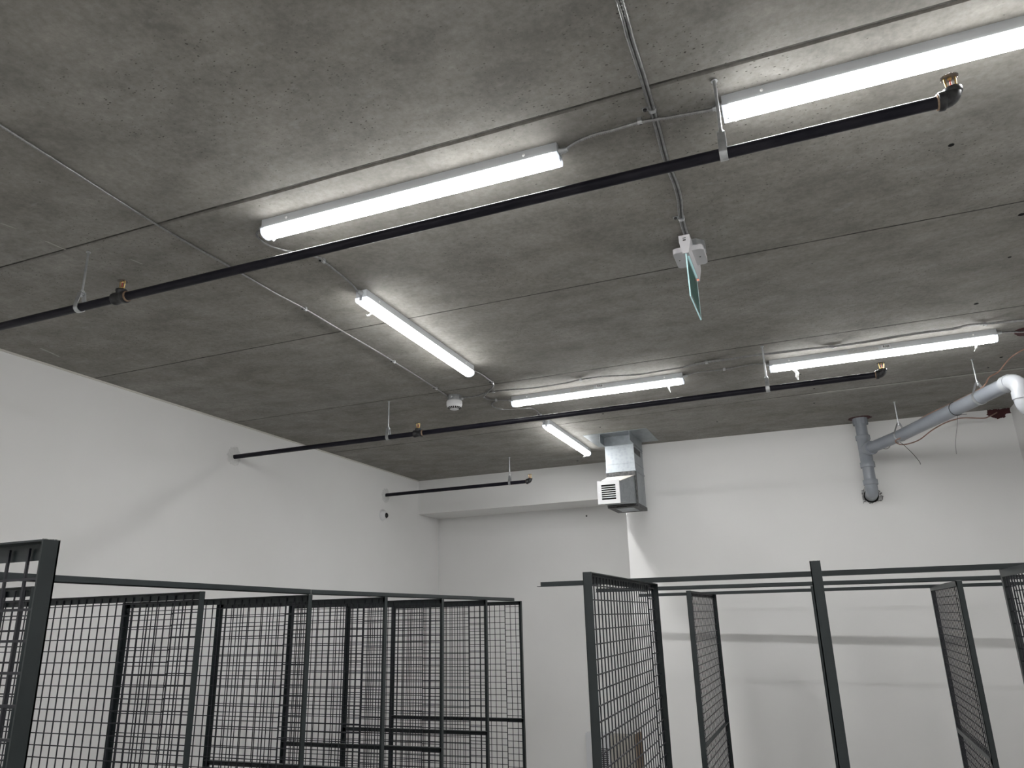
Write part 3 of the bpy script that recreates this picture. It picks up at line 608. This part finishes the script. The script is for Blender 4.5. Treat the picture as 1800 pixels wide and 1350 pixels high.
# red firestop patches
def blob(name, pts, nrm, th, material, label, cat, group=None):
    nrm = Vector(nrm); P = [Vector(p) for p in pts]; c0 = sum(P, Vector()) / len(P); dense = []
    for i, p in enumerate(P):
        q = P[(i + 1) % len(P)]; n = max(2, int((q - p).length / .006))
        for k in range(n):
            w_ = p.lerp(q, k / n); dense.append(w_ + (w_ - c0).normalized() * jit(.005))
    n = len(dense); m = MB()
    vs = [tuple(p) for p in dense] + [tuple(p + (c0 - p) * .12 + nrm * th) for p in dense] + [tuple(c0 + nrm * th)]
    m.add(vs, [(i, (i + 1) % n, n + (i + 1) % n, n + i) for i in range(n)] + [(n + i, n + (i + 1) % n, 2 * n) for i in range(n)], False)
    o = m.build(name, material, None, tuple(c0)); o.location = c0; return tag(o, label, cat, group)
yb = lambda x: bump_y(x) + .0005
blob('firestop_patch', [(1.393, yb(1.39), 3.43), (1.380, yb(1.38), 3.395), (1.405, yb(1.4), 3.368), (1.450, yb(1.45), 3.350), (1.500, yb(1.5), 3.360), (1.515, yb(1.51), 3.385), (1.548, yb(1.54), 3.388), (1.548, yb(1.54), 3.43)], (0, -1, 0), .004, M_FIRE,
     'dark red firestop patch in the upper right wall corner where the brown wire enters', 'firestop patch', 'dark red firestop patches')
blob('firestop_patch', [(1.200, 4.70, CZ), (1.255, 4.665, CZ), (1.32, 4.66, CZ), (1.33, 4.84, CZ), (1.24, 4.83, CZ), (1.205, 4.77, CZ)], (0, 0, -1), .004, M_FIRE,
     'dark red firestop smear on the ceiling at the right edge beside the junction box', 'firestop patch', 'dark red firestop patches')
blob('firestop_patch', [(vx + (.092 + jit(.006)) * math.cos(a), min(vy + (.085 + jit(.006)) * math.sin(a), 6.60), CZ) for a in [2 * PI * i / 14 for i in range(14)]], (0, 0, -1), .003, M_FIRE,
     'thin dark red firestop ring where the grey drain pipe meets the ceiling', 'firestop patch', 'dark red firestop patches')
blob('broken_plaster', [(vx + .0 + (-.016) + (.098 + jit(.026)) * math.cos(a), yb(vx), 2.826 + (.078 + jit(.024)) * math.sin(a)) for a in [2 * PI * i / 26 for i in range(26)]], (0, -1, 0), .003, M_RAG,
     'ragged broken plaster around the lower elbow of the drain pipe', 'wall damage')
m = MB(); m.lathe([(.056, 0), (.056, .004)], 30, Matrix.Translation((vx, yb(vx) - .0075, 2.822)) @ Matrix.Rotation(PI / 2, 4, 'X'), True); m.v = [(a, b + .004, c) for a, b, c in m.v]
o = m.build('wall_opening', M_DARK, None, (vx, yb(vx), 2.822)); o.location = (vx, yb(vx), 2.822); tag(o, 'black round wall opening behind the lower drain elbow', 'wall opening')
m = MB(); m.lathe([(.010, 0), (.006, .003), (0, .0035)], 9, Matrix.Translation((-2.236, YB, 2.971)) @ Matrix.Rotation(PI / 2, 4, 'X')); o = m.build('wall_anchor', M_SEAL, None, (-2.236, YB, 2.971)); o.location = (-2.236, YB, 2.971); tag(o, 'tiny dark wall anchor left of the duct on the recessed back wall', 'wall anchor')

# ------------------------------------------------------------------ mesh partitions of the storage cages
HC = 2.091; AW = .030; TH = .003; PITCH = .0475; WR = .0020
def wires(mb, u0, u1, z0, z1, y, zoff, uoff=0):
    def bar(a, b): mb.box(a, b)
    u = u0 + uoff
    while u <= u1 + 1e-6: bar((u - WR, y - WR, z0), (u + WR, y + WR, z1)); u += PITCH
    z = z1 - zoff
    while z > z0: bar((u0 - .002, y - 3 * WR, z - WR), (u1 + .002, y - WR, z + WR)); z -= PITCH
def partition(L, strip_at_end, label, loc, rz, zo=.02, zo2=.034):
    """frame of angle iron in local x (length) and z; open side of the angles faces local -y"""
    t = thing('mesh_partition', label, 'wire mesh partition', loc, rz, 'dark wire mesh storage partitions')
    for u in (0, 1):
        m = MB(); a = 0 if u == 0 else L - TH; m.box((a, -AW, 0), (a + TH, 0, HC)); b_ = 0 if u == 0 else L - AW; m.box((b_, -TH, 0), (b_ + AW, 0, HC)); p = m.build('upright', M_CAGE, t)
        m = MB(); m.box((a, -AW, HC), (a + TH, 0, HC + .0012)); m.build('worn_edge', M_CHIP, p)['label'] = 'bare metal showing on the worn top edge'
    for nm, z, up in (('top_rail', HC, -1), ('middle_rail', 1.144 + AW, -1), ('bottom_rail', .05 + AW, -1)):
        m = MB(); m.box((TH, -TH, z - AW), (L - TH, 0, z)); m.box((TH, -AW, z - TH), (L - TH, -TH, z)); m.build(nm, M_CAGE, t)
    js = .157
    if strip_at_end: a0, a1, b0, b1 = .012, L - js, L - js + .003, L - .012
    else: b0, b1, a0, a1 = .012, js, js + .003, L - .012
    m = MB(); wires(m, a0, a1, .03, HC - .010, -.006, zo, (a1 - a0) % PITCH if strip_at_end else 0); m.build('mesh_sheet', M_WIRE, t)
    m = MB(); wires(m, b0, b1, .03, HC - .010, -.008, zo2, 0 if strip_at_end else (b1 - b0) % PITCH); m.build('mesh_sheet', M_WIRE, t)
    return t
LL = 1.26
lrow = [(1.742, 'nearest in the left row, mostly behind the big corner upright'), (2.476, 'second from the near end of the left row, front upright right of the big corner one'),
        (3.206, 'third in the left row, its upright meeting the rail joint'), (3.931, 'fourth in the left row, just right of the rail joint'),
        (4.659, 'fifth in the left row, second upright right of the rail joint'), (5.385, 'sixth in the left row, last one the long rail rests on'),
        (6.108, 'farthest in the left row, beyond the end of the long rail')]
for i, (y, lb) in enumerate(lrow):
    partition(LL, True, 'dark mesh partition ' + lb, (-2.4 - LL, y + AW, 0), 0, .018 + .011 * (i % 3), .034 - .009 * (i % 2))
partition(LL, True, 'dark mesh partition closest to the camera, tall upright with worn top at the left edge', (-1.149 - LL, .84 + AW, 0), 0, .050, .050)
rr = [(-.738, 2.450, 1.22, False, 'dark mesh partition left of centre in the right block, wire face seen at a slant'),
      (-.030, 2.450, 1.22, False, 'dark mesh partition seen edge-on as a single tall post in front of the right wall'),
      (.681, 2.470, 1.22, False, 'dark mesh partition cut off by the right photo edge'),
      (-.822, 4.996, 1.22, True, 'dark mesh partition in the rear right row, just left of the edge-on post'),
      (-.075, 4.996, 1.22, True, 'dark mesh partition in the rear right row hidden behind the edge-on post'),
      (.700, 4.996, 1.22, True, 'dark mesh partition in the rear right row, right of the edge-on post, strongly slanted')]
for i, (x, y, L, rear, lb) in enumerate(rr):
    p = partition(L, not rear, lb, (x, y, 0), PI / 2 + (.022 if i == 0 else 0), .030 if not rear else .022, .012 if not rear else .040)
# angle-iron rails lying on top of the partitions
def rail(a, b, side, label, ext=.0):
    """L section from a to b (bottom heel line); side = horizontal flange direction"""
    a = Vector(a); b = Vector(b); s = Vector(side); hgt = .024; m = MB()
    o_ = [a, b]; vs = []
    for p in (a, b): vs += [p, p + s * TH, p + s * TH + Vector((0, 0, hgt)), p + Vector((0, 0, hgt))]
    m.add([tuple(p) for p in vs], [(0, 1, 5, 4), (1, 2, 6, 5), (2, 3, 7, 6), (3, 0, 4, 7), (0, 3, 2, 1), (4, 5, 6, 7)])
    aa = a - (b - a).normalized() * ext; vs = []
    for p in (aa, b): vs += [p, p + s * AW, p + s * AW + Vector((0, 0, TH)), p + Vector((0, 0, TH))]
    m.add([tuple(p) for p in vs], [(0, 1, 5, 4), (1, 2, 6, 5), (2, 3, 7, 6), (3, 0, 4, 7), (0, 3, 2, 1), (4, 5, 6, 7)])
    c0 = (a + b) / 2; o = m.build('header_rail', M_CAGE, None, tuple(c0)); o.location = c0
    return tag(o, label, 'rail', 'dark angle rails on the partition tops')
rail((-2.400, .70, HC + .026), (-2.400, 3.222, HC + .0015), (-1, 0, 0), 'dark angle rail on the left row, near half up to the joint')
rail((-2.400, 3.228, HC + .0012), (-2.400, 5.967, HC - .002), (-1, 0, 0), 'dark angle rail on the left row, far half beyond the joint')
rail((-1.330, 3.672, HC + .008), (1.52, 3.672, HC - .004), (0, -1, 0), 'topmost of the three dark rails across the right block', .010)
rail((-1.418, 5.000, HC + .012), (1.52, 5.000, HC - .008), (0, 1, 0), 'middle of the three dark rails across the right block', .006)
rail((-1.400, 6.212, HC - .0), (1.52, 6.212, HC - .014), (0, -1, 0), 'lowest of the three dark rails across the right block, nearest the wall', .006)

# ------------------------------------------------------------------ panel and boards at the back
t = wthing('electrical_panel', 'white electrical panel with vent slots low on the recessed back wall', 'electrical panel', (-2.22, 7.62, .2))
MB().box((-2.340, 7.58, .25), (-2.096, YB, .872)).build('panel_body', M_PANEL, t)
MB().box((-2.318, 7.574, .28), (-2.110, 7.58, .850)).build('panel_door', M_PANEL, t)
m = MB()
for i in range(26): m.box((-2.205, 7.570, .735 - i * .017), (-2.118, 7.5745, .744 - i * .017))
m.build('vent_slots', M_SEAL, t)
t = wthing('beige_cabinet', 'beige cabinet with a brown right side beside the white electrical panel', 'cabinet', (-1.92, 7.5, 0))
MB().box((-2.075, 7.50, .10), (-1.83, 7.66, .865)).build('cabinet_body', M_BOARD, t)
m = MB(); m.hexa([(-1.83, 7.50, .10), (-1.735, 7.56, .10), (-1.735, 7.66, .10), (-1.83, 7.66, .10), (-1.83, 7.50, .885), (-1.735, 7.56, .895), (-1.735, 7.66, .895), (-1.83, 7.66, .885)]); m.build('cabinet_side', M_BROWN, t)['label'] = 'brown side panel'
for o in WORLD: del o['_o']
